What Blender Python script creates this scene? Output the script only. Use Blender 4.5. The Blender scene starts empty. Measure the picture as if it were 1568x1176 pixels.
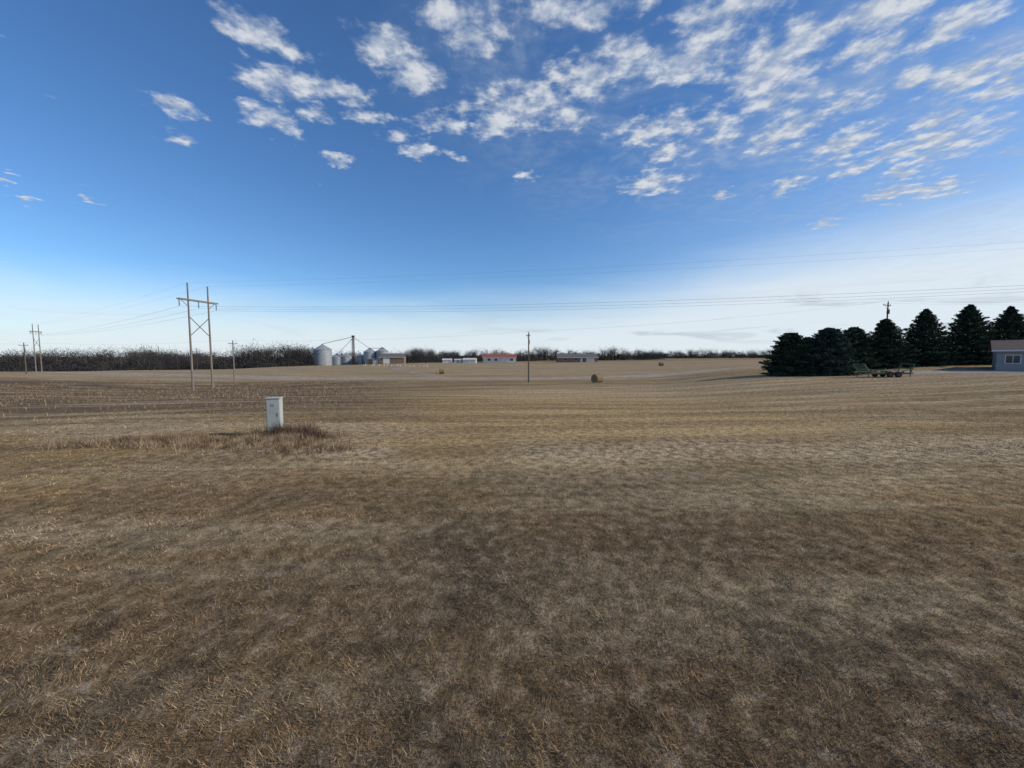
import bpy, math, random
import numpy as np
from mathutils import Vector
random.seed(7); rng=np.random.default_rng(7)
S=bpy.context.scene
S.view_settings.view_transform='Standard'; S.view_settings.look='None'; S.view_settings.exposure=0
F=610.0
SUN_EL=30.0; SUN_AZ=96.0   # degrees clockwise from +Y (view direction)

# ---------------- terrain height ----------------
TH=np.array([-180,-100,-55,-40,-25,-10,5,20,33,45,55,100,180],float)
RR=np.array([0.5,12,25,50,75,100,130,180,260,400,900,8000],float)
ZT=np.array([
 [0,0,0,-.2,-.4,-.6,-.8,-1,-1,-1,-1,-1],
 [0,0,0,-.4,-.9,-1.3,-1.5,-1.5,-2,-3,-4,-5],
 [0,0,-.25,-1.0,-1.9,-2.5,-2.1,-1.1,-4,-8,-10,-10],
 [0,0,-.2,-1.1,-2.3,-2.8,-1.8,-1.8,-4.5,-7,-9,-9],
 [0,0,-.2,-1.1,-2.1,-2.5,-1.9,-1.0,-2.5,-4,-5,-5],
 [0,0,-.2,-1.0,-1.9,-2.2,-1.8,-.8,-.8,-1.5,0,0],
 [0,0,-.2,-1.0,-1.8,-2.1,-1.8,-.8,-.4,0,1,1],
 [0,0,-.2,-.9,-1.5,-1.8,-1.5,-.5,.3,.6,1,1],
 [0,0,-.1,-.3,.2,.4,.3,.6,1,1,1,1],
 [0,0,0,.1,.6,2.1,3.0,3.6,3.6,3.4,3,2],
 [0,0,0,.4,.9,1.7,2.8,3.6,3.6,3.4,3,2],
 [0,0,0,.3,.6,1,1.3,1.5,1.5,1.5,1,1],
 [0,0,0,-.2,-.4,-.6,-.8,-1,-1,-1,-1,-1]],float)
LR=np.log(RR)
def _cr(p0,p1,p2,p3,t):
    return p1+0.5*t*((p2-p0)+t*((2*p0-5*p1+4*p2-p3)+t*(3*p1-p0-3*p2+p3)))
def H(x,y):
    x=np.asarray(x,float); y=np.asarray(y,float)
    r=np.clip(np.hypot(x,y),0.51,7900); th=np.degrees(np.arctan2(x,y))
    i=np.clip(np.searchsorted(TH,th)-1,0,len(TH)-2); a=(th-TH[i])/(TH[i+1]-TH[i])
    a=a*a*(3-2*a)*.5+a*.5
    lr=np.log(r); j=np.clip(np.searchsorted(LR,lr)-1,0,len(LR)-2); b=(lr-LR[j])/(LR[j+1]-LR[j])
    def row(ii):
        g=lambda k: ZT[ii,np.clip(k,0,len(LR)-1)]
        return _cr(g(j-1),g(j),g(j+1),g(j+2),b)
    z=row(i)*(1-a)+row(i+1)*a
    z=z+(0.05*np.sin(x*.31+1)*np.sin(y*.27)+.16*np.sin(x*.06+y*.11))*np.clip((r-10)/25,0,1)
    return z
def h(x,y): return float(H(x,y))

# ---------------- material helpers ----------------
def newmat(name):
    m=bpy.data.materials.new(name); m.use_nodes=True
    return m,m.node_tree.nodes,m.node_tree.links,m.node_tree.nodes['Principled BSDF']
def ramp(N,stops):
    r=N.new('ShaderNodeValToRGB'); e=r.color_ramp.elements
    while len(e)<len(stops): e.new(0.5)
    for k,(p,c) in enumerate(stops):
        e[k].position=p; e[k].color=(c[0],c[1],c[2],1) if hasattr(c,'__len__') else (c,c,c,1)
    return r
def noisemat(name,c1,c2,scale=3,rough=.8,metal=0,bump=.2,detail=5,stretch=(1,1,1),spec=.3):
    m,N,L,B=newmat(name)
    g=N.new('ShaderNodeNewGeometry'); mp=N.new('ShaderNodeMapping'); mp.inputs['Scale'].default_value=stretch
    L.new(g.outputs['Position'],mp.inputs['Vector'])
    n=N.new('ShaderNodeTexNoise'); n.inputs['Scale'].default_value=scale; n.inputs['Detail'].default_value=detail
    L.new(mp.outputs[0],n.inputs['Vector'])
    r=ramp(N,[(.3,c1),(.7,c2)]); L.new(n.outputs['Fac'],r.inputs[0]); L.new(r.outputs[0],B.inputs['Base Color'])
    B.inputs['Roughness'].default_value=rough; B.inputs['Metallic'].default_value=metal; B.inputs['Specular IOR Level'].default_value=spec
    if bump:
        b=N.new('ShaderNodeBump'); b.inputs['Strength'].default_value=bump; b.inputs['Distance'].default_value=.05
        L.new(n.outputs['Fac'],b.inputs['Height']); L.new(b.outputs[0],B.inputs['Normal'])
    return m
def foliagemat(name,c1,c2,c3,scale=1.2,transl=.0):
    m,N,L,B=newmat(name)
    g=N.new('ShaderNodeNewGeometry')
    n=N.new('ShaderNodeTexNoise'); n.inputs['Scale'].default_value=scale; n.inputs['Detail'].default_value=2
    L.new(g.outputs['Position'],n.inputs['Vector'])
    ad=N.new('ShaderNodeMath'); ad.operation='MULTIPLY_ADD'; ad.inputs[1].default_value=.35
    L.new(g.outputs['Random Per Island'],ad.inputs[0]); L.new(n.outputs['Fac'],ad.inputs[2])
    r=ramp(N,[(.4,c1),(.65,c2),(.95,c3)]); L.new(ad.outputs[0],r.inputs[0]); L.new(r.outputs[0],B.inputs['Base Color'])
    B.inputs['Roughness'].default_value=.9; B.inputs['Specular IOR Level'].default_value=.1
    return m

# ---------------- mesh helpers ----------------
class MB:
    def __init__(s): s.v=[]; s.f=[]; s.m=[]
    def add(s,vs,fs,mi=0):
        o=len(s.v); s.v+= [tuple(p) for p in vs]; s.f+=[tuple(o+i for i in f) for f in fs]; s.m+=[mi]*len(fs)
    def box(s,c,sz,mi=0,rot=0):
        hx,hy,hz=sz[0]/2,sz[1]/2,sz[2]/2
        cs,sn=math.cos(rot),math.sin(rot); vs=[]
        for dz in(-hz,hz):
            for dx,dy in((-hx,-hy),(hx,-hy),(hx,hy),(-hx,hy)):
                vs.append((c[0]+dx*cs-dy*sn,c[1]+dx*sn+dy*cs,c[2]+dz))
        s.add(vs,[(0,3,2,1),(4,5,6,7),(0,1,5,4),(1,2,6,5),(2,3,7,6),(3,0,4,7)],mi)
    def cyl(s,p0,p1,r0,r1=None,n=8,mi=0,caps=True):
        if r1 is None: r1=r0
        p0=Vector(p0);p1=Vector(p1);d=(p1-p0).normalized()
        a=d.orthogonal().normalized();b=d.cross(a)
        vs=[]
        for p,r in((p0,r0),(p1,r1)):
            for k in range(n):
                t=2*math.pi*k/n; vs.append(p+a*(r*math.cos(t))+b*(r*math.sin(t)))
        fs=[(k,(k+1)%n,n+(k+1)%n,n+k) for k in range(n)]
        if caps: fs+=[tuple(range(n-1,-1,-1)),tuple(range(n,2*n))]
        s.add(vs,fs,mi)
    def obj(s,name,mats,parent=None,loc=None,smooth=False):
        me=bpy.data.meshes.new(name); me.from_pydata(s.v,[],s.f)
        for m in mats: me.materials.append(m)
        me.polygons.foreach_set('material_index',s.m)
        if smooth: me.polygons.foreach_set('use_smooth',[True]*len(me.polygons))
        me.update()
        ob=bpy.data.objects.new(name,me); S.collection.objects.link(ob)
        if parent: ob.parent=parent
        if loc: ob.location=loc
        return ob
def empty(name,loc=(0,0,0),rot=0):
    e=bpy.data.objects.new(name,None); S.collection.objects.link(e); e.location=loc; e.rotation_euler=(0,0,rot); e.empty_display_size=.5; return e
def trimesh(name,V,mats,attr=None,smooth=False,parent=None,loc=None):
    n=len(V); me=bpy.data.meshes.new(name)
    me.vertices.add(n*3); me.vertices.foreach_set('co',np.ascontiguousarray(V,dtype=np.float32).ravel())
    me.loops.add(n*3); me.loops.foreach_set('vertex_index',np.arange(n*3,dtype=np.int32))
    me.polygons.add(n); me.polygons.foreach_set('loop_start',np.arange(0,n*3,3,dtype=np.int32))
    me.update(calc_edges=True)
    for m in mats: me.materials.append(m)
    if attr:
        for k,a in attr.items():
            at=me.attributes.new(k,'FLOAT','POINT'); at.data.foreach_set('value',np.repeat(a,3).astype(np.float32))
    ob=bpy.data.objects.new(name,me); S.collection.objects.link(ob)
    if parent: ob.parent=parent
    if loc: ob.location=loc
    return ob
def vnoise(x,y,sc,seed=0):
    r=np.random.default_rng(seed); T=r.random((256,256))
    x=x*sc+1000.3;y=y*sc+1000.7; xi=np.floor(x).astype(int);yi=np.floor(y).astype(int);fx=x-xi;fy=y-yi
    fx=fx*fx*(3-2*fx);fy=fy*fy*(3-2*fy)
    g=lambda a,b:T[a%256,b%256]
    return (g(xi,yi)*(1-fx)+g(xi+1,yi)*fx)*(1-fy)+(g(xi,yi+1)*(1-fx)+g(xi+1,yi+1)*fx)*fy

# ---------------- grass colour node group ----------------
def sstep(a,b,x):
    t=np.clip((x-a)/(b-a),0,1); return t*t*(3-2*t)
def zones(x,y):
    w=(vnoise(x,y,.08,1)-.5)*14; w2=(vnoise(x,y,.25,2)-.5)*5
    dark=sstep(19,25,y+w2*.8)*(1-sstep(80,90,y+w2))*(1-sstep(-5,9,x+y*.36+w*.5))
    dark=dark*(.6+.4*sstep(24,40,y))
    b1=np.exp(-((y-(13.0+.06*x)+w2*.35)/1.7)**2)*sstep(-2,3,x)
    b2=np.exp(-((y-13.4+w2*.2)/1.0)**2)*sstep(-11,-9,x)*(1-sstep(-4.5,-3.5,x))
    b3=np.exp(-((y-17.8+w2*.5)/1.5)**2)*.6*(1-sstep(-6,0,x))
    light=np.clip(b1*.85+b2*.9+b3+.4*np.exp(-((y-48)/14)**2)*sstep(-10,5,x)+.4*sstep(84,92,y+w2)*(1-sstep(200,260,y)),0,1)
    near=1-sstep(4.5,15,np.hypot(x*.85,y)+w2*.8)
    gold=np.exp(-((x-6)/14)**2)*sstep(9,15,y)*(1-sstep(36,60,y))
    return dark,light,near,gold
ZN=('z_dark','z_light','z_near','z_gold')
gg=bpy.data.node_groups.new('grass_color','ShaderNodeTree')
gg.interface.new_socket('Color',in_out='OUTPUT',socket_type='NodeSocketColor')
gg.interface.new_socket('Fac',in_out='OUTPUT',socket_type='NodeSocketFloat')
N=gg.nodes;L=gg.links;GO=N.new('NodeGroupOutput')
geo=N.new('ShaderNodeNewGeometry')
def tn(scale,detail=3,stretch=(1,1,1),rough=.55,rot=0,dist=0):
    mp=N.new('ShaderNodeMapping'); mp.inputs['Scale'].default_value=stretch; mp.inputs['Rotation'].default_value=(0,0,rot)
    L.new(geo.outputs['Position'],mp.inputs[0])
    n=N.new('ShaderNodeTexNoise'); n.noise_dimensions='2D'; n.inputs['Scale'].default_value=scale;n.inputs['Detail'].default_value=detail;n.inputs['Roughness'].default_value=rough;n.inputs['Distortion'].default_value=dist
    L.new(mp.outputs[0],n.inputs['Vector']); return n.outputs['Fac']
def mix(f,a,b,bt='MIX'):
    m=N.new('ShaderNodeMix'); m.data_type='RGBA'; m.blend_type=bt
    for s,v in((m.inputs[0],f),(m.inputs[6],a),(m.inputs[7],b)):
        if hasattr(v,'links') or hasattr(v,'node'): L.new(v,s)
        else: s.default_value=v if not hasattr(v,'__len__') else (*v,1)
    return m.outputs[2]
def mr(x,a,b,c=0,d=1):
    m=N.new('ShaderNodeMapRange'); m.interpolation_type='SMOOTHSTEP'
    L.new(x,m.inputs[0]); m.inputs[1].default_value=a;m.inputs[2].default_value=b;m.inputs[3].default_value=c;m.inputs[4].default_value=d
    return m.outputs[0]
def at(name):
    a=N.new('ShaderNodeAttribute'); a.attribute_name=name; return a.outputs['Fac']
def mul(a,b):
    m=N.new('ShaderNodeMath'); m.operation='MULTIPLY'
    for s,v in((m.inputs[0],a),(m.inputs[1],b)):
        if hasattr(v,'node'): L.new(v,s)
        else: s.default_value=v
    return m.outputs[0]
big=tn(.10,3); mid=tn(.42,5,rough=.62,dist=.4); fine=tn(3.5,4,rough=.7); vfine=tn(26,3,rough=.8)
streak=tn(.5,4,(.10,1.0,1),rot=.12,rough=.65); streak2=tn(.20,4,(.10,1.0,1),rot=-.22,rough=.65)
# mower swaths, gently curved
wv_=N.new('ShaderNodeTexWave'); wv_.wave_type='BANDS'; wv_.bands_direction='Y'; wv_.inputs['Scale'].default_value=.085; wv_.inputs['Distortion'].default_value=5; wv_.inputs['Detail'].default_value=1.5; wv_.inputs['Detail Scale'].default_value=.12
mpw=N.new('ShaderNodeMapping'); mpw.inputs['Rotation'].default_value=(0,0,-.16); L.new(geo.outputs['Position'],mpw.inputs[0]); L.new(mpw.outputs[0],wv_.inputs['Vector'])
c=mix(mr(mid,.38,.62),(.240,.165,.088),(.350,.262,.152))
c=mix(mr(big,.42,.60,0,.75),c,(.315,.212,.100))
c=mix(mr(streak,.50,.64,0,.7),c,(.46,.365,.225))
c=mix(mr(streak2,.50,.60,0,.65),c,(.165,.118,.072))
c=mix(mul(mr(mid,.52,.66),.35),c,(.165,.15,.074))
c=mix(mul(at('z_gold'),mr(streak,.3,.6,.25,.8)),c,(.50,.36,.175))
c=mix(mul(mr(wv_.outputs['Fac'],.35,.75),.28),c,(.15,.105,.06))
c=mix(mul(at('z_near'),.66),c,(.160,.114,.072))  # near grass darker: browner grass, plus lens vignetting put into the colour
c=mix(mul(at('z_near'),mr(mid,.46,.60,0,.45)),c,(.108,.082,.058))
c=mix(mul(at('z_near'),mr(fine,.54,.66,0,.35)),c,(.32,.26,.19))
c=mix(mul(at('z_light'),mr(fine,.35,.6,.3,.9)),c,(.50,.40,.265))
c=mix(mul(at('z_dark'),mr(streak,.38,.62,.94,.25)),c,(.115,.080,.062))
fm=N.new('ShaderNodeMath'); fm.operation='ADD'; L.new(mul(fine,.6),fm.inputs[0]); L.new(mul(vfine,.4),fm.inputs[1])
L.new(c,GO.inputs['Color']); L.new(fm.outputs[0],GO.inputs['Fac'])

def ggmat(name,blade):
    m,N_,L_,B=newmat(name)
    g=N_.new('ShaderNodeGroup'); g.node_tree=gg
    mx=N_.new('ShaderNodeVectorMath'); mx.operation='SCALE'; L_.new(g.outputs['Color'],mx.inputs[0])
    if blade:
        a=N_.new('ShaderNodeAttribute'); a.attribute_name='tone'; L_.new(a.outputs['Fac'],mx.inputs['Scale'])
        B.inputs['Specular IOR Level'].default_value=.1
    else:
        q=N_.new('ShaderNodeMapRange'); L_.new(g.outputs['Fac'],q.inputs[0])
        q.inputs[1].default_value=.36;q.inputs[2].default_value=.64;q.inputs[3].default_value=.36;q.inputs[4].default_value=1.5
        L_.new(q.outputs[0],mx.inputs['Scale'])
        b=N_.new('ShaderNodeBump'); b.inputs['Strength'].default_value=.7;b.inputs['Distance'].default_value=.08
        L_.new(g.outputs['Fac'],b.inputs['Height']); L_.new(b.outputs[0],B.inputs['Normal'])
        B.inputs['Specular IOR Level'].default_value=.03
    L_.new(mx.outputs[0],B.inputs['Base Color']); B.inputs['Roughness'].default_value=.95
    return m
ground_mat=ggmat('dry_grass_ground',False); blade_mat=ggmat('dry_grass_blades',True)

# ---------------- ground mesh ----------------
radii=np.concatenate([[0.0],np.exp(np.linspace(math.log(1.0),math.log(500),260)),np.exp(np.linspace(math.log(530),math.log(7800),30))])
NA=540
ang=np.linspace(-math.pi,math.pi,NA,endpoint=False)
X=np.outer(radii[1:],np.sin(ang));Y=np.outer(radii[1:],np.cos(ang))
xs=np.concatenate([[0],X.ravel()]);ys=np.concatenate([[0],Y.ravel()]);zs=H(xs,ys)
nr=len(radii)-1
faces=[(0,1+(k+1)%NA,1+k) for k in range(NA)]
for i in range(nr-1):
    o=1+i*NA
    faces+= [(o+k,o+(k+1)%NA,o+NA+(k+1)%NA,o+NA+k) for k in range(NA)]
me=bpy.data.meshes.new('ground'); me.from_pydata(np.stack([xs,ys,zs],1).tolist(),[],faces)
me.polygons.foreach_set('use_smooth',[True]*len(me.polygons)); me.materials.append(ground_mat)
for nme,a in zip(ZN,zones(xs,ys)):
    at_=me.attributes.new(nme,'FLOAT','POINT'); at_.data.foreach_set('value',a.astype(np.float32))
me.update()
if me.polygons[5].normal.z<0: me.flip_normals()
ground=bpy.data.objects.new('ground',me); S.collection.objects.link(ground)

# ---------------- grass blades ----------------
def blades(name,x,y,length,width,lean,tone,mat,aziconst=None,tilt=0):
    n=len(x); z=H(x,y)
    az=rng.random(n)*2*math.pi if aziconst is None else aziconst
    dx,dy=np.cos(az)*np.sin(lean),np.sin(az)*np.sin(lean); dz=np.cos(lean)
    fa=rng.random(n)*math.pi; wx,wy=np.cos(fa)*width/2,np.sin(fa)*width/2
    zb=z+rng.random(n)*length*.35
    V=np.empty((n,3,3)); 
    V[:,0]=np.stack([x-wx,y-wy,zb-.008],1);V[:,1]=np.stack([x+wx,y+wy,zb-.008],1)
    V[:,2]=np.stack([x+dx*length,y+dy*length,zb+dz*length],1)
    at={'tone':tone}; at.update(dict(zip(ZN,zones(x,y))))
    return trimesh(name,V,[mat],at)
n=720000
r=np.exp(rng.uniform(math.log(2.1),math.log(36),n)); th=np.radians(rng.uniform(-64,64,n))
x=r*np.sin(th);y=r*np.cos(th)
cl=vnoise(x,y,2.2,5)*.40+vnoise(x,y,8,6)*.60
keep=rng.random(n)<(.15+1.3*cl); x=x[keep];y=y[keep];r=r[keep];cl=cl[keep]; n=len(x)
swirl=vnoise(x,y,.9,8)*6+vnoise(x,y,6,9)*5
az=swirl+rng.normal(0,1.3,n)
length=(.022+.040*rng.random(n))*(.6+.9*cl)*(1+.014*r)
lean=np.radians(rng.uniform(30,88,n))
tone=np.clip(rng.lognormal(-.02,.58,n),.2,2.5)*(.45+1.08*cl)
blades('dry_grass',x,y,length,.0030+.00045*r,lean,tone,blade_mat,az)

weed_mat=foliagemat('dead_weeds',(.085,.052,.034),(.25,.175,.105),(.56,.45,.31),2.5)
dweed_mat=foliagemat('dark_dead_weeds',(.045,.030,.022),(.11,.072,.050),(.26,.19,.13),2.5)
def weedpatch(name,lst,mat,w,seed,lean=(5,60)):
    X_=[];Y_=[];Z_=[]
    for (cx,cy,sx,sy,k,ln) in lst:
        X_.append(rng.normal(cx,sx,k));Y_.append(rng.normal(cy,sy,k)); Z_.append(rng.uniform(.3,1,k)*ln)
    x=np.concatenate(X_);y=np.concatenate(Y_);wl=np.concatenate(Z_);k=len(x)
    q=vnoise(x,y,2.0,seed); kp=rng.random(k)<np.clip(q*2.2-.35,0,1); x=x[kp];y=y[kp];wl=wl[kp]*(.5+q[kp]);k=len(x)
    blades(name,x,y,wl,np.full(k,w),np.radians(rng.uniform(*lean,k)),rng.random(k),mat)
weedpatch('dead_weeds',[(-8.6,13.6,1.3,.45,5600,.30),(-12.2,14.2,1.7,.35,3600,.28),(-14.8,14.5,1.0,.3,2200,.32),(-7.0,13.5,.9,.35,2400,.26),(-10.5,14.9,1.4,.3,1800,.24),(-8.2,14.6,.9,.3,2000,.34)],weed_mat,.014,31)
weedpatch('dark_dead_weeds',[(-8.9,15.7,.5,.35,3200,.55),(-9.9,15.4,.4,.22,1200,.4),(-8.0,15.2,.6,.3,1500,.36),(-14.3,14.7,1.2,.25,1600,.28),(-11.4,14.7,1.2,.25,1200,.26),(-7.3,13.2,.8,.2,900,.2)],dweed_mat,.014,37,(3,50))
weedpatch('thatch_clumps',[(10,13.3,4,.8,5000,.07),(17,13.6,4,.8,4500,.08)],weed_mat,.016,41,(40,85))
k=46000; x=rng.uniform(-95,-5,k);y=rng.uniform(19,86,k); d=zones(x,y)[0]; kp=rng.random(k)<d*vnoise(x,y,.3,12)*1.2; x=x[kp];y=y[kp];k=len(x)
blades('swale_weeds',x,y,rng.uniform(.08,.34,k),.012+.0007*y,np.radians(rng.uniform(5,60,k)),rng.random(k),weed_mat)

# ---------------- roads ----------------
def spline(pts,n=300):
    P=np.array(pts,float); tt=np.linspace(0,len(P)-1,n); i=np.clip(tt.astype(int),0,len(P)-2);f=tt-i
    g=lambda k:P[np.clip(k,0,len(P)-1)]
    f=f[:,None]; return _cr(g(i-1),g(i),g(i+1),g(i+2),f)
def road(name,pts,width,mat,lift=.07,n=400,edge=.8):
    C=spline(pts,n); T=np.gradient(C,axis=0); T/=np.linalg.norm(T,axis=1)[:,None]; Nn=np.stack([-T[:,1],T[:,0]],1)
    offs=[-width/2-edge,-width/2,-width/4,0,width/4,width/2,width/2+edge]
    rows=[]
    for o in offs:
        p=C+Nn*o; z=H(p[:,0],p[:,1])+(lift if abs(o)<=width/2+.01 else -.12); rows.append(np.stack([p[:,0],p[:,1],z],1))
    V=np.concatenate(rows).tolist(); F_=[]
    for a in range(len(offs)-1):
        for k in range(n-1): F_.append((a*n+k,a*n+k+1,(a+1)*n+k+1,(a+1)*n+k))
    me=bpy.data.meshes.new(name);me.from_pydata(V,[],F_);me.materials.append(mat);me.update()
    if me.polygons[n*3].normal.z<0: me.flip_normals()
    ob=bpy.data.objects.new(name,me);S.collection.objects.link(ob);return ob
gravel=noisemat('gravel_road',(.27,.215,.165),(.41,.345,.275),.5,.95,bump=.3,spec=.05)
trackm=noisemat('track_dirt',(.24,.18,.13),(.38,.31,.23),.4,.95,bump=.3,spec=.05)
conc=noisemat('concrete_drive',(.28,.24,.21),(.38,.335,.30),.8,.9,bump=.1,spec=.2)
road('gravel_road',[(-230,150),(-160,122),(-100,106),(-50,97),(-20,95),(10,96),(40,101),(65,110),(100,124),(180,150)],6.5,gravel,.08)
road('farm_track',[(-18,98),(-25,116),(-40,140),(-52,175),(-60,215)],4,trackm,.06,200)
road('driveway',[(51,58),(58,55.5),(66,51.5),(76,46),(95,40)],5.0,conc,.06,200,.3)

# ---------------- utility box ----------------
box_m=noisemat('painted_steel_box',(.37,.40,.38),(.45,.475,.455),2.0,.55,bump=.02)
box_d=noisemat('box_trim',(.18,.20,.20),(.26,.28,.28),5,.6,bump=.02)
bx,by=-9.6,16.0; e=empty('utility_box',(bx,by,h(bx,by)),math.radians(12))
m=MB(); m.box((0,0,.76),(.50,.36,1.44)); ob=m.obj('cabinet',[box_m],e)
bv=ob.modifiers.new('b','BEVEL'); bv.width=.015; bv.segments=2
m=MB(); m.box((0,0,1.505),(.55,.41,.05)); ob=m.obj('lid',[box_m],e); bv=ob.modifiers.new('b','BEVEL'); bv.width=.012; bv.segments=2
m=MB(); m.box((0,0,.02),(.62,.48,.12)); m.obj('base_pad',[box_d],e)
m=MB(); m.box((0,-.187,.80),(.44,.012,1.26)); m.box((.17,-.2,.85),(.025,.02,.14),1)
for zz in(.3,.8,1.3): m.box((-.215,-.2,zz),(.02,.02,.08),1)
m.box((-.02,-.196,1.22),(.12,.006,.09),1); m.box((0,-.196,.30),(.30,.006,.012),1); m.box((0,-.196,.34),(.30,.006,.012),1)
m.obj('door',[box_m,box_d],e)
m=MB(); m.cyl((.42,-.25,0),(.42,-.25,.45),.02,n=6); m.cyl((.55,.1,0),(.55,.1,.32),.02,n=6); m.obj('marker_stakes',[box_d],e)

# ---------------- power lines ----------------
wood=noisemat('weathered_pole_wood',(.17,.145,.125),(.27,.235,.205),3,.9,stretch=(6,6,.5))
dark_wood=noisemat('pole_wood_dark',(.09,.075,.06),(.15,.125,.10),3,.9,stretch=(6,6,.5))
ins=noisemat('insulator_glass',(.10,.11,.12),(.18,.19,.2),4,.3)
wire_m=noisemat('aluminium_wire',(.14,.15,.16),(.22,.23,.24),1,.5,metal=.3,bump=0)
def hframe(x,y,ht,armdir,spacing=3.8,arm=7.4,rad=.19):
    z=h(x,y); ax,ay=armdir; e=empty('transmission_h_frame_tower',(x,y,z),math.atan2(ay,ax))
    m=MB()
    for s in(-1,1): m.cyl((s*spacing/2,0,-.6),(s*spacing/2,0,ht),rad,rad*.62,10)
    m.obj('poles',[wood],e,smooth=False)
    m=MB(); zc=ht-2.9
    m.box((0,.22,zc),(arm,.12,.26)); m.box((0,-.22,zc),(arm,.12,.26))
    m.obj('crossarm',[wood],e)
    m=MB(); z1,z0=zc-3.0,zc-6.4; s=spacing/2
    m.cyl((-s,.16,z0),(s,.16,z1),.07,n=6); m.cyl((s,-.16,z0),(-s,-.16,z1),.07,n=6)
    for q in(-1,1): m.cyl((q*s,0,zc-1.2),(q*(arm/2-.5),0,zc-.1),.05,n=5)
    m.obj('x_brace',[wood],e)
    m=MB()
    pts=[]
    for q in(-arm/2+.2,0,arm/2-.2):
        for k in range(6): m.cyl((q,0,zc-.25-k*.17),(q,0,zc-.34-k*.17),.13,.07,8)
        m.cyl((q,0,zc-.13),(q,0,zc-1.3),.02,n=5)
        pts.append((x+q*ax,y+q*ay,z+zc-1.3))
    m.obj('insulators',[ins],e)
    tops=[(x+q*spacing/2*ax,y+q*spacing/2*ay,z+ht) for q in(-1,1)]
    return pts,tops
adir=(.17,.985)
A=hframe(-56,72,15.85-h(-56,72),adir)
Bm=hframe(-190,160,19.5,(-.45,.893))
Cp,Ct=[(150+q*.17,30+q*.985,16.2) for q in(-3.5,0,3.5)],[(150+q*.17,30+q*.985,20.5) for q in(-1.9,1.9)]
hframe(150,30,18.2,adir)
def catenary(m,p,q,sag,r=.02,n=40):
    p=Vector(p);q=Vector(q);prev=None
    for k in range(n+1):
        t=k/n; a=p.lerp(q,t); a.z-=sag*4*t*(1-t)
        if prev is not None: m.cyl(prev,a,r,n=4,caps=False)
        prev=a
m=MB()
for k in range(3):
    catenary(m,A[0][k],Bm[0][k],1.2,.014); catenary(m,A[0][k],Cp[k],3.1,.014,70)
for k in range(2):
    catenary(m,A[1][k],Bm[1][k],.8,.006); catenary(m,A[1][k],Ct[k],2.2,.006,70)
m.obj('transmission_wires',[wire_m])
def pole(x,y,top,arm=1.8,adir=(.12,.99),mat=None,tr=False):
    z=h(x,y); e=empty('utility_pole',(x,y,z),math.atan2(adir[1],adir[0])); ht=top-z
    m=MB(); m.cyl((0,0,-.5),(0,0,ht),.15,.10,9); m.obj('pole',[mat or wood],e)
    m=MB(); pts=[]
    if arm:
        m.box((0,.14,ht-.55),(arm,.09,.12))
        m.cyl((-arm*.3,.12,ht-.6),(0,.12,ht-1.2),.02,n=4); m.cyl((arm*.3,.12,ht-.6),(0,.12,ht-1.2),.02,n=4)
        m.obj('crossarm',[mat or wood],e); m=MB()
        for q in(-arm/2+.1,arm/2-.1):
            m.cyl((q,.14,ht-.49),(q,.14,ht-.27),.05,.03,6); pts.append((x+q*adir[0],y+q*adir[1],z+ht-.27))
    m.cyl((0,0,ht),(0,0,ht+.22),.05,.03,6); pts.append((x,y,z+ht+.2))
    m.cyl((.2,.0,ht-2.1),(.2,0,ht-1.3),.05 if not tr else .22,n=10)
    m.obj('insulators',[ins],e); return pts,(x,y,z+ht-1.6)
P=[pole(-200,118,5.6,1.8,mat=dark_wood),pole(-122,100,6.4,1.8,mat=dark_wood),pole(-60,86,6.4,1.6,adir=(.8,.6)),pole(3,72,7.4,.9,adir=(.8,.6),mat=dark_wood),pole(67.2,72,12.8,2.6,adir=(.9,.43),mat=dark_wood,tr=True),pole(135,66,13,2.0)]
m=MB()
for a,b in zip(P[:-1],P[1:]):
    catenary(m,a[0][-1],b[0][-1],.7,.010); 
catenary(m,P[4][0][0],P[5][0][0],.7,.008)
catenary(m,P[0][0][0],P[1][0][0],.7,.008)
m.obj('distribution_wires',[wire_m])
for (x,y,t) in[(-150,190,7.0),(-230,260,9.0),(-118,230,7.5),(-96,250,6.5)]: pole(x,y,t,1.4,mat=dark_wood)

# ---------------- hay bales ----------------
hay=noisemat('hay',(.14,.10,.055),(.32,.245,.14),9,1,bump=.8,stretch=(1,1,3),spec=.05)
def bale(x,y,r,w,rot):
    m=MB(); n=28; rings=[(-w/2,.0),(-w/2,.55),(-w/2,.93),(-w/2+.08,1.0),(-w/4,1.0),(0,1.01),(w/4,1.0),(w/2-.08,1.0),(w/2,.93),(w/2,.55),(w/2,0)]
    vs=[]
    for (a,q) in rings:
        for k in range(n):
            t=2*math.pi*k/n; rr=r*q*(1+random.uniform(-.02,.02)); zz=rr*math.sin(t)
            if zz<-.9*r: zz=-.9*r
            vs.append((a,rr*math.cos(t),zz+r*.88))
    fs=[(i*n+k,i*n+(k+1)%n,(i+1)*n+(k+1)%n,(i+1)*n+k) for i in range(len(rings)-1) for k in range(n)]
    m.add(vs,fs); ob=m.obj('round_hay_bale',[hay],loc=(x,y,h(x,y)-.02)); ob.rotation_euler=(0,0,rot)
bale(15,70,.80,1.55,math.radians(35)); bale(-20.8,118,.78,1.5,math.radians(10)); bale(58,155,.75,1.5,0)

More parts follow.
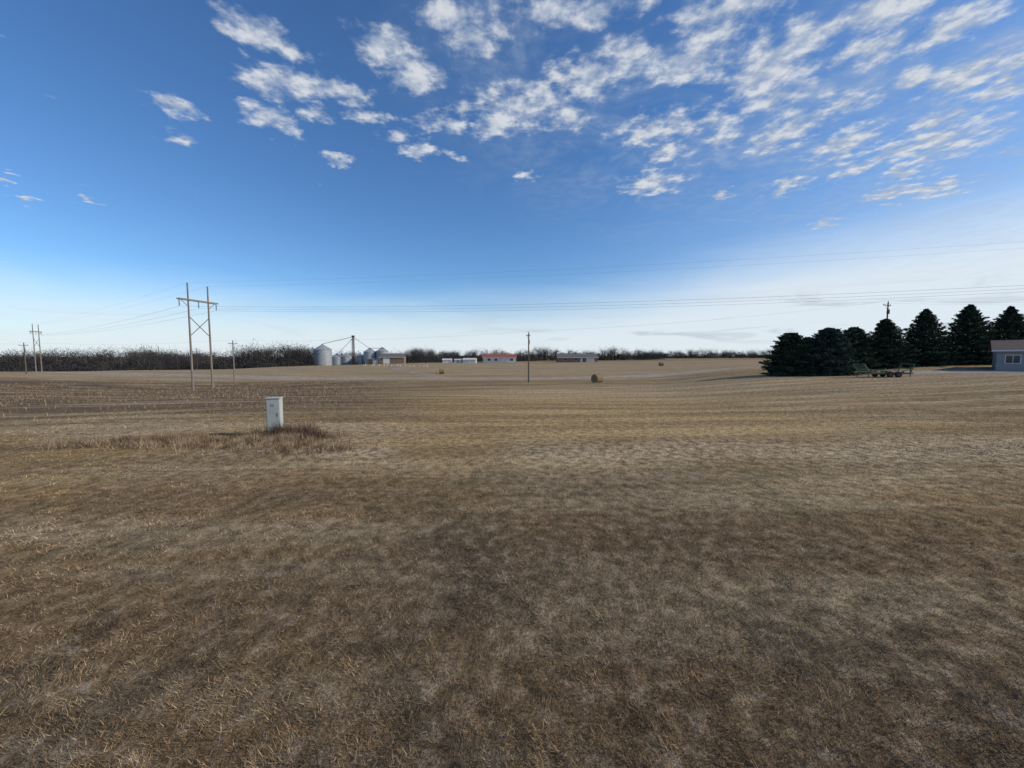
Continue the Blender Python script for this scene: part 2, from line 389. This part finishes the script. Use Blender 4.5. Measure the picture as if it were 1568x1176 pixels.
# ---------------- spruce trees ----------------
needle=foliagemat('spruce_needles',(.010,.020,.014),(.028,.053,.034),(.078,.118,.066),.9)
needle2=foliagemat('blue_spruce_needles',(.014,.026,.024),(.034,.060,.048),(.08,.12,.09),.9)
bark=noisemat('bark',(.05,.04,.03),(.10,.08,.06),6,.95)
def spruce(x,y,top,R,mat,pw=.75,nb=620,skirt=.03):
    z=h(x,y)-.1; Ht=top-z; e=empty('spruce_tree',(x,y,z),random.random()*6)
    m=MB(); m.cyl((0,0,-.3),(0,0,Ht*.97),.17*Ht/9,.015,8); m.obj('trunk',[bark],e)
    T=[]
    lump=rng.random(40)
    limbs=MB()
    for b in range(nb):
        t=(b+rng.random())/nb; t=t**1.12; zz=Ht*(skirt+(1-skirt)*t*.985); a=b*2.39996+rng.normal(0,.2)
        prof=(1-t)**pw*(1-.18*math.exp(-t*14))
        whorl=.90+.16*math.sin(t*Ht*2.6*3.14)
        L_=R*prof*(.78+.38*rng.random())*whorl*(.80+.34*lump[int((a%(2*math.pi))/(2*math.pi)*8)+8*int(min(4,t*5))])+.10
        dirr=np.array([math.cos(a),math.sin(a),0]); droop=-.30+.75*t; side=np.array([-math.sin(a),math.cos(a),0])
        if b%4==0: limbs.cyl((0,0,zz),tuple(dirr*L_*.8+np.array([0,0,zz+L_*.8*droop*.5])),.03,.008,4,caps=False)
        k=int(16+L_*20)
        s=rng.random(k)**.6*.95+.05
        base=dirr[None]*(L_*s)[:,None]+np.array([0,0,zz])[None]; base[:,2]+=L_*(droop*s*.5+.16*s*s)+rng.normal(0,.05,k)-.05
        base+=side[None]*(rng.normal(0,1,k)*L_*.15*(1.15-s*.75))[:,None]
        sz=rng.uniform(.14,.32,k)
        d=dirr[None]*rng.uniform(.4,1,k)[:,None]+side[None]*rng.normal(0,.7,k)[:,None]; d[:,2]+=rng.uniform(-.6,.3,k); d/=np.linalg.norm(d,axis=1)[:,None]
        wv=np.cross(d,rng.normal(0,1,(k,3))); wv/=np.linalg.norm(wv,axis=1)[:,None]
        V=np.stack([base-wv*(sz*.30)[:,None],base+wv*(sz*.30)[:,None],base+d*sz[:,None]],1); T.append(V)
    limbs.obj('limbs',[bark],e)
    trimesh('needle_foliage',np.concatenate(T),[mat],parent=e)
def pos(u,y): return ((u-784)/F*y,y)
for (u,yy,vt,w,mt,pw) in[(1208,60,508,62,needle,.50),(1266,58,500,80,needle2,.60),(1304,66,499,66,needle,.62),(1352,67,486,70,needle,.72),(1412,67,471,74,needle,.85),(1478,67,464,86,needle,.92),(1540,67,467,86,needle,.92),(1615,67,466,84,needle,.95)]:
    x,_=pos(u,yy); spruce(x,yy,3.2+(543-vt)/F*yy,w/F*yy/2*1.18,mt,pw,620)
x,_=pos(1235,63); spruce(x,63,3.2+(543-514)/F*63,2.8,needle,.55,420)

# ---------------- buildings ----------------
def winmat():
    m,N_,L_,B=newmat('window_glass'); B.inputs['Base Color'].default_value=(.03,.04,.05,1);B.inputs['Roughness'].default_value=.08; return m
glass=winmat()
white_trim=noisemat('white_trim',(.62,.62,.60),(.72,.72,.70),4,.6,bump=.02)
def house(name,x,y,w,d,wall,roofh,rot,wm,rm,wins=(),doors=(),eave=.5,garage=(),zoff=0):
    z=h(x,y)+zoff; e=empty(name,(x,y,z),rot)
    m=MB(); a,b=w/2,d/2
    vs=[(-a,-b,-.6),(a,-b,-.6),(a,b,-.6),(-a,b,-.6),(-a,-b,wall),(a,-b,wall),(a,b,wall),(-a,b,wall),(-a,0,wall+roofh),(a,0,wall+roofh)]
    m.add(vs,[(0,1,5,4),(2,3,7,6),(1,2,6,9,5),(3,0,4,8,7)]); m.obj('walls',[wm],e)
    m=MB(); t=.14; sl=roofh/b
    for s in(-1,1):
        y0=s*(b+eave); z0=wall-eave*sl+.03; z1=wall+roofh+.03; A_=a+eave
        vs=[(-A_,y0,z0),(A_,y0,z0),(A_,0,z1),(-A_,0,z1),(-A_,y0,z0+t),(A_,y0,z0+t),(A_,0,z1+t),(-A_,0,z1+t)]
        m.add(vs,[(0,1,2,3),(7,6,5,4),(0,4,5,1),(1,5,6,2),(3,7,4,0)])
    m.obj('roof',[rm],e)
    m=MB()
    for s in(-1,1): m.box((0,s*(b+eave+.03),wall-eave*sl+.09),(w+2*eave,.05,.2))
    m.obj('fascia',[white_trim],e)
    m=MB()
    for (px,pz,ww,wh,face) in wins:
        if face=='f':
            m.box((px,-b-.02,pz),(ww+.2,.05,wh+.2),1); m.box((px,-b-.05,pz),(ww,.03,wh),0); m.box((px,-b-.07,pz),(.05,.02,wh),1)
        else:
            s=-1 if face=='l' else 1
            m.box((s*(a+.02),px,pz),(.05,ww+.2,wh+.2),1); m.box((s*(a+.05),px,pz),(.03,ww,wh),0); m.box((s*(a+.07),px,pz),(.02,.05,wh),1)
    if wins: m.obj('windows',[glass,white_trim],e)
    m=MB()
    for (px,ww,wh) in doors: m.box((px,-b-.03,wh/2),(ww,.06,wh))
    for (px,ww,wh) in garage:
        for k in range(4): m.box((px,-b-.03,wh*(k+.5)/4),(ww,.05,wh/4-.03))
    if doors or garage: m.obj('doors',[white_trim],e)
    return e
siding=noisemat('grey_siding',(.27,.26,.245),(.34,.33,.31),.6,.8,stretch=(.2,.2,8),bump=.15)
roof_br=noisemat('brown_shingles',(.075,.055,.048),(.13,.095,.08),3,.95)
roof_gr=noisemat('grey_shingles',(.10,.10,.10),(.17,.16,.16),3,.95)
roof_red=noisemat('red_metal_roof',(.26,.07,.06),(.34,.10,.09),2,.7)
white_w=noisemat('white_siding',(.55,.55,.53),(.66,.65,.63),.6,.8)
tan_w=noisemat('tan_brick',(.17,.12,.09),(.25,.18,.14),1,.9)
metal=noisemat('galvanised_steel',(.27,.30,.33),(.42,.45,.48),.7,.5,metal=.2,stretch=(1,1,4))
house('ranch_house',75.2,51.2,17,9,2.7,1.3,math.radians(-48),siding,roof_br,[(-7.1,1.5,1.2,1.0,'f'),(-4,1.5,1.3,1.1,'f'),(-1,1.6,1.5,1.2,'f')],[(2,1,2.05)],.5)
house('red_roofed_house',-7.2,234,19,9,3.0,1.6,0,white_w,roof_red,[(-6,1.6,1.6,1.2,'f'),(-2,1.6,1.6,1.2,'f'),(7,1.6,1.6,1.2,'f')],[(2,1.2,2.1)],.5,[(4.5,2.6,2.2)])
house('brown_ranch_house',36.5,226,22,9,2.6,1.9,0,tan_w,roof_gr,[(-7,1.5,1.8,1.2,'f'),(-1,1.5,1.8,1.2,'f')],[(2,1.1,2.1)],.6,[(7,4.5,2.2)])
house('white_shed',-23,218,7,5,1.9,.7,0,white_w,white_w,[],[(0,1.4,1.6)],.2)
house('white_shed',-36,222,5,4,1.7,.6,.1,white_w,white_w,[],[(0,1.4,1.6)],.2)
house('white_camper_shed',-29.5,219,4,3,1.8,.4,0,white_w,white_w,[(0,1.1,1,.6,'f')],[],.1)
house('farm_shed',-67,225,13,9,3.6,1.9,.15,tan_w,roof_gr,[],[(-3,3.4,3)],.4)
house('farm_shed',-80,236,8,7,3.0,1.4,.1,tan_w,roof_gr,[],[(0,3,2.6)],.3)
def bin_(x,y,r,wall,roof):
    z=h(x,y); e=empty('grain_bin',(x,y,z))
    m=MB(); n=36
    k=int(wall/.8)
    for i in range(k):
        m.cyl((0,0,wall*i/k),(0,0,wall*(i+1)/k-.06),r,n=n,caps=False); m.cyl((0,0,wall*(i+1)/k-.06),(0,0,wall*(i+1)/k),r*1.012,n=n,caps=False)
    m.obj('corrugated_wall',[metal],e)
    m=MB(); m.cyl((0,0,wall),(0,0,wall+roof),r*1.04,.35,n,0,True); m.cyl((0,0,wall+roof-.05),(0,0,wall+roof+.5),.4,.4,12)
    for q in range(12):
        t=q*math.pi/6; m.cyl((math.cos(t)*r*1.05,math.sin(t)*r*1.05,wall+.06),(math.cos(t)*.35,math.sin(t)*.35,wall+roof+.05),.06,n=4)
    m.obj('conical_roof',[metal],e)
    m=MB(); 
    for q in(-.25,.25): m.cyl((q,-r-.15,0),(q,-r-.15,wall),.04,n=4)
    for i in range(int(wall/.5)): m.cyl((-.25,-r-.15,.3+i*.5),(.25,-r-.15,.3+i*.5),.03,n=4)
    m.obj('ladder',[metal],e)
for(u,y,r,w,rf) in[(495,230,4.9,9.2,2.9),(517,236,3.0,4.9,1.8),(531,238,3.0,5.0,1.8),(552,240,3.0,5.0,1.8),(567,236,3.6,7.2,2.1),(586,236,3.6,7.4,2.1)]:
    x,_=pos(u,y); bin_(x,y,r,w,rf)
x,y=pos(542,234); z=h(x,y); e=empty('grain_elevator_leg',(x,y,z))
m=MB(); ht=16.3
m.box((-.35,0,ht/2),(.35,.5,ht)); m.box((.35,0,ht/2),(.35,.5,ht)); m.box((0,0,ht+.2),(1.5,.9,1.1)); m.box((0,0,ht-1.4),(2.6,1.4,.12))
for q in range(10): m.cyl((-.8,-.6,q*1.4),(.8,-.6,q*1.4+1.4),.05,n=4)
for sx in(-.9,.9): m.cyl((sx,-.6,0),(sx,-.6,ht-1.4),.07,n=5)
m.obj('leg_casing',[dark_wood],e)
m=MB(); m.cyl((0,0,ht),(-17.5,-3,11.8),.13,n=6); m.cyl((0,0,ht-.8),(-9,1,7),.11,n=6);m.cyl((0,0,ht),(9,1,9.6),.12,n=6); m.cyl((9,1,9.6),(18,1,9.8),.15,n=6)
m.obj('spouts',[dark_wood],e)
m=MB()
for k in range(16):
    xx=-62+k*1.9+random.uniform(-.5,.5); yy=165-k*.4; zz=h(xx,yy)
    m.cyl((xx,yy,zz-.1),(xx,yy,zz+random.uniform(.3,.7)),.25,.2,6)
m.obj('fence_posts',[white_w])
# ---------------- trailer at right ----------------
green=noisemat('green_paint',(.06,.105,.06),(.10,.155,.09),3,.6)
steel=noisemat('dark_steel',(.05,.05,.05),(.12,.10,.09),4,.6)
tyre=noisemat('tyre_rubber',(.02,.02,.02),(.035,.035,.035),6,.9)
tx,ty=47.2,50.5; e=empty('flatbed_trailer',(tx,ty,h(tx,ty)),math.radians(-4))
m=MB()
for yy in(-.95,.95): m.box((.1,yy,.48),(4.8,.09,.16)); m.cyl((-2.3,yy,.95),(.6,yy,.80),.035,n=6)
for k in range(8): m.box((-2.0+k*.6,0,.48),(.07,1.8,.08))
for xx in(-2.2,-1.2,-.2,.6):
    for yy in(-.95,.95): m.cyl((xx,yy,.5),(xx,yy,.9),.03,n=5)
m.obj('frame',[green],e)
m=MB(); 
for k in range(9): m.box((.1,-.84+k*.21,.585),(4.6,.19,.045))
m.obj('deck',[dark_wood],e)
m=MB()
for yy in(-.9,.9):
    m.cyl((-2.35,yy,.45),(-3.15,yy,1.65),.07,n=6); m.cyl((-2.9,yy,1.2),(-2.0,yy,.55),.03,n=5)
for k in range(9):
    t=k/8; m.cyl((-2.35-.8*t,-.9,.45+1.2*t),(-2.35-.8*t,.9,.45+1.2*t),.05,n=6)
m.cyl((-2.6,-.9,.3),(-2.5,-.9,-.02),.05,n=5); m.cyl((-2.6,.9,.3),(-2.5,.9,-.02),.05,n=5)
m.obj('loading_ramp',[green],e)
m=MB()
m.cyl((2.4,-.9,.5),(3.3,0,.55),.05,n=6);m.cyl((2.4,.9,.5),(3.3,0,.55),.05,n=6);m.cyl((3.2,0,.5),(3.45,0,.55),.09,n=8);m.cyl((3.1,0,0),(3.1,0,1.3),.06,n=6)
m.cyl((2.35,-.9,.55),(2.75,-.9,1.65),.06,n=6);m.cyl((2.35,.9,.55),(2.75,.9,1.65),.06,n=6);m.cyl((2.75,-.9,1.65),(2.75,.9,1.65),.06,n=6);m.cyl((2.55,-.9,1.1),(2.55,.9,1.1),.05,n=6)
m.cyl((1.2,-.9,.6),(2.6,-.9,1.25),.04,n=6)
m.obj('tongue_and_headboard',[green],e)
m=MB()
for xx in(-.2,.75):
    for s in(-1,1):
        m.cyl((xx,s*1.02,.36),(xx,s*1.24,.36),.36,n=20); m.cyl((xx,s*1.0,.36),(xx,s*1.26,.36),.15,n=12,mi=1)
    m.cyl((xx,-1,.36),(xx,1,.36),.05,n=6,mi=1)
m.obj('wheels',[tyre,steel],e)
m=MB()
for s in(-1,1): m.box((.28,s*1.12,.79),(2.0,.26,.04)); m.box((-.72,s*1.12,.70),(.04,.26,.2)); m.box((1.28,s*1.12,.70),(.04,.26,.2))
m.obj('fenders',[green],e)

# ---------------- distant trees ----------------
bare=foliagemat('bare_branches',(.028,.029,.033),(.055,.052,.053),(.115,.10,.09),.15)  # grey-brown twigs with slight bluish distance haze mixed into the colour
farbare=foliagemat('far_bare_branches',(.08,.09,.105),(.11,.12,.135),(.15,.155,.165),.05)  # paler, bluer branches: aerial haze painted into the far trees' colour
brush=foliagemat('brush',(.018,.021,.026),(.034,.036,.039),(.075,.068,.060),.12)
def slivers(base,d,ln,w):
    k=len(base); wv=np.cross(d,rng.normal(0,1,(k,3))); wv/=np.linalg.norm(wv,axis=1)[:,None]+1e-9
    return np.stack([base-wv*(w/2)[:,None],base+wv*(w/2)[:,None],base+d*ln[:,None]],1)
def baretree(x,y,Ht,R,twigs=190,wf=1.0):
    z=h(x,y)-.2; T=[]
    b0=np.array([[x,y,z]]); 
    T.append(slivers(np.repeat(b0,2,0),np.array([[0,0,1.],[0.03,0,1.]]),np.array([Ht*.8]*2),np.array([Ht*.045]*2)))
    nl=12; a=rng.random(nl)*6.28; s=rng.uniform(.2,.6,nl); up=rng.uniform(.4,1.4,nl)
    bl=np.stack([np.full(nl,x),np.full(nl,y),z+Ht*s],1); d=np.stack([np.cos(a),np.sin(a),up],1); d/=np.linalg.norm(d,axis=1)[:,None]
    ll=rng.uniform(.4,.75,nl)*R*1.35; T.append(slivers(bl,d,ll,np.full(nl,Ht*.02)))
    k=twigs; li=rng.integers(0,nl,k); c=bl[li]+d[li]*(ll[li]*rng.uniform(.35,1.0,k))[:,None]
    c+=rng.normal(0,1,(k,3))*np.array([R*.22,R*.22,Ht*.08]); 
    dd=d[li]*.8+rng.normal(0,.6,(k,3)); dd[:,2]+=.3; dd/=np.linalg.norm(dd,axis=1)[:,None]
    T.append(slivers(c,dd,rng.uniform(.5,1.5,k)*Ht/12,rng.uniform(.06,.15,k)*wf*Ht/12))
    return T
def brushline(xs,ys,hs,dens,sz=.7):
    T=[]
    for x,y,hh in zip(xs,ys,hs):
        k=dens; bx_=x+rng.normal(0,4,k);by_=y+rng.normal(0,3,k); q=np.exp(-((bx_-x)/5)**2); zz=H(bx_,by_)+hh*(.35+.65*q)*rng.random(k)**.8
        d=rng.normal(0,.7,(k,3)); d[:,2]=np.abs(d[:,2])+.3; d/=np.linalg.norm(d,axis=1)[:,None]
        T.append(slivers(np.stack([bx_,by_,zz-.3],1),d,rng.uniform(.5,1.3,k)*sz*1.2,rng.uniform(.3,.8,k)*sz))
    return T
T=[];TB=[];TF=[]
def span(u0,u1,y0,y1,n,h0,h1,tw=190,wf=1.0,lst=None):
    for k in range(n):
        u=rng.uniform(u0,u1); y=rng.uniform(y0,y1); x=(u-784)/F*y
        g=vnoise(np.array([u]),np.array([y*.2]),.02,77)[0]
        hh=h0+(h1-h0)*np.clip(.15+rng.random()*.5+g*.6-.1,0,1.15); (T if lst is None else lst).extend(baretree(x,y,hh,hh*rng.uniform(.38,.55),tw,wf))
span(-250,250,240,300,150,11.5,19,260)
span(200,480,220,300,105,10,16.5,260)
span(195,330,180,215,14,9,12.5,320)
span(440,700,320,380,95,8.5,15.5,230)
span(620,1010,290,360,130,6.5,13,230)
span(990,1190,380,450,65,6,14,220)
span(1180,1700,380,470,40,5,9)
span(690,740,250,265,3,5,7); span(850,915,245,260,4,5,7)
trimesh('distant_tree_line',np.concatenate(T),[bare])
def bspan(u0,u1,y,n,hh,dens=120,sz=.8,lst=None):
    u=np.linspace(u0,u1,n)+rng.normal(0,3,n); yy=y+rng.normal(0,8,n); (TB if lst is None else lst).extend(brushline((u-784)/F*yy,yy,hh*rng.uniform(.5,1.25,n),dens,sz))
bspan(-260,480,245,160,9.2,280,.85); bspan(-260,470,215,120,5.5,200,.75)
bspan(470,1000,290,130,6.2,210,.8); bspan(470,700,246,45,3.5,110,.65); bspan(990,1200,400,50,5.5,180,.9); bspan(1200,1700,400,50,3.5,100,1.0)
trimesh('distant_brush',np.concatenate(TB),[brush])
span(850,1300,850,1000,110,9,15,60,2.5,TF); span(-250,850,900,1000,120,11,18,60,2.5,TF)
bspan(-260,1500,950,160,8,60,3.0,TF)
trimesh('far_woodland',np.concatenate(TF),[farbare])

# ---------------- camera ----------------
cam=bpy.data.cameras.new('camera'); co=bpy.data.objects.new('camera',cam); S.collection.objects.link(co)
cam.sensor_width=36; cam.lens=36*F/1568; cam.clip_start=.05; cam.clip_end=20000
PITCH=4.03; co.location=(0,0,3.2); co.rotation_euler=(math.radians(90-PITCH),0,0); S.camera=co

# ---------------- sun ----------------
sl=bpy.data.lights.new('sun','SUN'); sl.energy=3.5; sl.angle=math.radians(.6); sl.color=(1,.89,.74)
so=bpy.data.objects.new('sun',sl); S.collection.objects.link(so)
ea,aa=math.radians(SUN_EL),math.radians(SUN_AZ)
sd=Vector((math.sin(aa)*math.cos(ea),math.cos(aa)*math.cos(ea),math.sin(ea)))
so.rotation_euler=sd.to_track_quat('Z','Y').to_euler(); so.location=sd*100

# ---------------- world ----------------
W=bpy.data.worlds.new('World'); S.world=W; W.use_nodes=True
try: W.cycles.sampling_method='NONE'
except Exception as ex: print(ex)
N=W.node_tree.nodes; L=W.node_tree.links; BG=N['Background']; BG.inputs[1].default_value=.1
sky=N.new('ShaderNodeTexSky'); sky.sky_type='NISHITA'; sky.sun_disc=False; sky.sun_elevation=ea; sky.sun_rotation=aa; sky.altitude=400; sky.air_density=1.0; sky.dust_density=.3; sky.ozone_density=2.0
def M(op,a,b=None,c=None):
    m=N.new('ShaderNodeMath'); m.operation=op
    for i,v in enumerate((a,b,c)):
        if v is None: continue
        if hasattr(v,'node'): L.new(v,m.inputs[i])
        else: m.inputs[i].default_value=v
    return m.outputs[0]
def VM(op,a,b=None,c=None,out=0):
    m=N.new('ShaderNodeVectorMath'); m.operation=op
    for i,v in enumerate((a,b,c)):
        if v is None: continue
        if hasattr(v,'node'): L.new(v,m.inputs[i])
        else: m.inputs[i].default_value=v
    return m.outputs[out]
def NT(vec,scale,detail,rough=.5,dist=0,col=False):
    n=N.new('ShaderNodeTexNoise'); n.noise_dimensions='2D'; n.inputs['Scale'].default_value=scale;n.inputs['Detail'].default_value=detail;n.inputs['Roughness'].default_value=rough;n.inputs['Distortion'].default_value=dist
    L.new(vec,n.inputs['Vector']); return n.outputs['Color' if col else 'Fac']
tc=N.new('ShaderNodeTexCoord'); D=VM('NORMALIZE',tc.outputs['Generated'])
sp=N.new('ShaderNodeSeparateXYZ'); L.new(D,sp.inputs[0]); dx,dy,dz=sp.outputs
az=M('ARCTAN2',dx,dy); el=M('ARCSINE',dz)
zc=M('MAXIMUM',dz,.03); cx=N.new('ShaderNodeCombineXYZ'); L.new(M('DIVIDE',dx,zc),cx.inputs[0]);L.new(M('DIVIDE',dy,zc),cx.inputs[1]); PL=cx.outputs[0]
ce=N.new('ShaderNodeCombineXYZ'); L.new(az,ce.inputs[0]);L.new(el,ce.inputs[1]); AE=ce.outputs[0]
wv=VM('SUBTRACT',NT(PL,6.0,3,.6,0,True),(.5,.5,.5)); AEw=VM('MULTIPLY_ADD',wv,(.07,.045,0),AE)
blobs=[(265,158,30,11),(275,212,16,8),(37,305,12,6),(12,276,12,5),(130,306,10,4),(418,182,28,15),(378,165,12,10),(440,125,38,17),(405,133,25,14),(400,50,42,18),(440,70,22,10),(490,135,32,14),(525,145,30,12),
(605,210,16,9),(640,229,24,9),(560,175,25,8),(590,70,35,20),(620,100,45,14),(630,125,40,10),(690,25,38,20),(725,60,35,20),(680,190,28,12),(690,238,14,5),(800,165,62,26),(760,190,30,14),(810,135,25,10),(870,180,25,14),(900,115,42,26),(965,85,35,22),
(1000,280,36,13),(990,200,36,16),(1022,232,22,12),(1042,188,22,17),(1050,100,50,20),(1095,185,25,12),(1110,210,20,12),(1175,100,62,38),(1190,145,45,20),(1190,212,38,16),(1225,190,30,14),(1290,160,32,14),(1295,220,45,18),(1310,258,32,10),(1230,60,45,25),
(1390,128,32,10),(1475,115,52,20),(1440,185,35,14),(1430,220,72,24),(1370,230,30,14),(1390,262,20,8),(1430,288,38,10),(1360,298,32,8),(1205,285,24,9),(1530,140,35,14),(1550,105,25,14),(805,268,13,6),(1120,15,80,22),(1340,20,90,22),(850,10,70,18),(480,172,16,9),(920,20,60,18),(520,246,16,5),(1260,342,18,6),(1100,300,14,5),(1330,75,50,18),(1100,60,40,18),(1460,40,60,20)]
pr=math.radians(PITCH)
def aeof(u,v):
    a=(u-784)/F;b=(588-v)/F; d=np.array([a,math.cos(pr)+b*math.sin(pr),-math.sin(pr)+b*math.cos(pr)]); d/=np.linalg.norm(d)
    return math.atan2(d[0],d[1]),math.asin(d[2])
Dm=None
for (u,v,rx,ry) in blobs:
    a,e_=aeof(u,v); a2,_=aeof(u+rx,v); _,e2=aeof(u,v-ry)
    ia=1/abs(a2-a)/1.24; ie=1/abs(e2-e_)/1.24
    ln=VM('LENGTH',VM('MULTIPLY_ADD',AEw,(ia,ie,0),(-a*ia,-e_*ie,0)),out=1)
    Dm=ln if Dm is None else M('MINIMUM',Dm,ln)
base=M('SUBTRACT',1.0,Dm); base=M('MAXIMUM',base,-1.0)
fb=NT(PL,11.0,5,.58); fb2=NT(PL,2.2,4,.6,.6); fb3=NT(PL,30,3,.6)
dens=M('ADD',M('MULTIPLY',base,1.05),M('MULTIPLY',M('SUBTRACT',fb,.5),2.8))
dens=M('ADD',dens,M('MULTIPLY',M('SUBTRACT',fb3,.5),.8))
def MR(x,a,b,c=0,d=1):
    m=N.new('ShaderNodeMapRange'); m.interpolation_type='SMOOTHSTEP'; L.new(x,m.inputs[0])
    for i,v in enumerate((a,b,c,d)): m.inputs[i+1].default_value=v
    return m.outputs[0]
cf=MR(dens,-.50,1.0,0,.92)
veil=M('MULTIPLY',MR(fb2,.34,.66),MR(fb,.34,.66,.35,1))
vm=M('MULTIPLY',MR(M('ADD',el,M('MULTIPLY',az,.28)),.26,.72),MR(az,-.45,.35)); veil=M('MULTIPLY',M('MULTIPLY',veil,vm),.66)
hz=NT(VM('MULTIPLY',AE,(2.2,14,1)),1.0,4,.55,.4)
topel=M('ADD',.100,M('MULTIPLY',MR(az,-.2,.95),.130)); hb=M('SUBTRACT',topel,el); hb=M('ADD',hb,M('MULTIPLY',M('SUBTRACT',hz,.5),.08))
low=MR(hb,-.08,.10,0,.94)
haze=M('MULTIPLY',MR(M('SUBTRACT',M('MULTIPLY',az,.42),el),-.35,.30),MR(az,-.4,.5)); haze=M('MULTIPLY',haze,.35)
hs=N.new('ShaderNodeHueSaturation'); hs.inputs['Saturation'].default_value=1.12; L.new(sky.outputs[0],hs.inputs['Color'])
def MX(f,a,b,bt='MIX'):
    m=N.new('ShaderNodeMix'); m.data_type='RGBA'; m.blend_type=bt
    for s,v in((m.inputs[0],f),(m.inputs[6],a),(m.inputs[7],b)):
        if hasattr(v,'node'): L.new(v,s)
        else: s.default_value=v if not hasattr(v,'__len__') else (*v,1)
    return m.outputs[2]
c=MX(1.0,hs.outputs[0],(.92,1.18,1.44),'MULTIPLY')
c=MX(haze,c,(4.2,5.6,7.6))
c=MX(low,c,(7.5,8.3,8.9))
gs=M('MULTIPLY',MR(NT(VM('MULTIPLY',AE,(4,34,1)),1.0,4,.6,.8),.50,.66),M('MULTIPLY',MR(el,.015,.05),MR(el,.15,.09)))
c=MX(M('MULTIPLY',gs,MR(az,-.2,.3,.10,.60)),c,(4.8,5.3,6.2))
c=MX(veil,c,(4.0,4.9,6.3))
cc=MX(MR(fb,.42,.70),(4.1,4.8,6.0),(7.0,7.3,7.7))
c=MX(cf,c,cc)
L.new(c,BG.inputs[0])
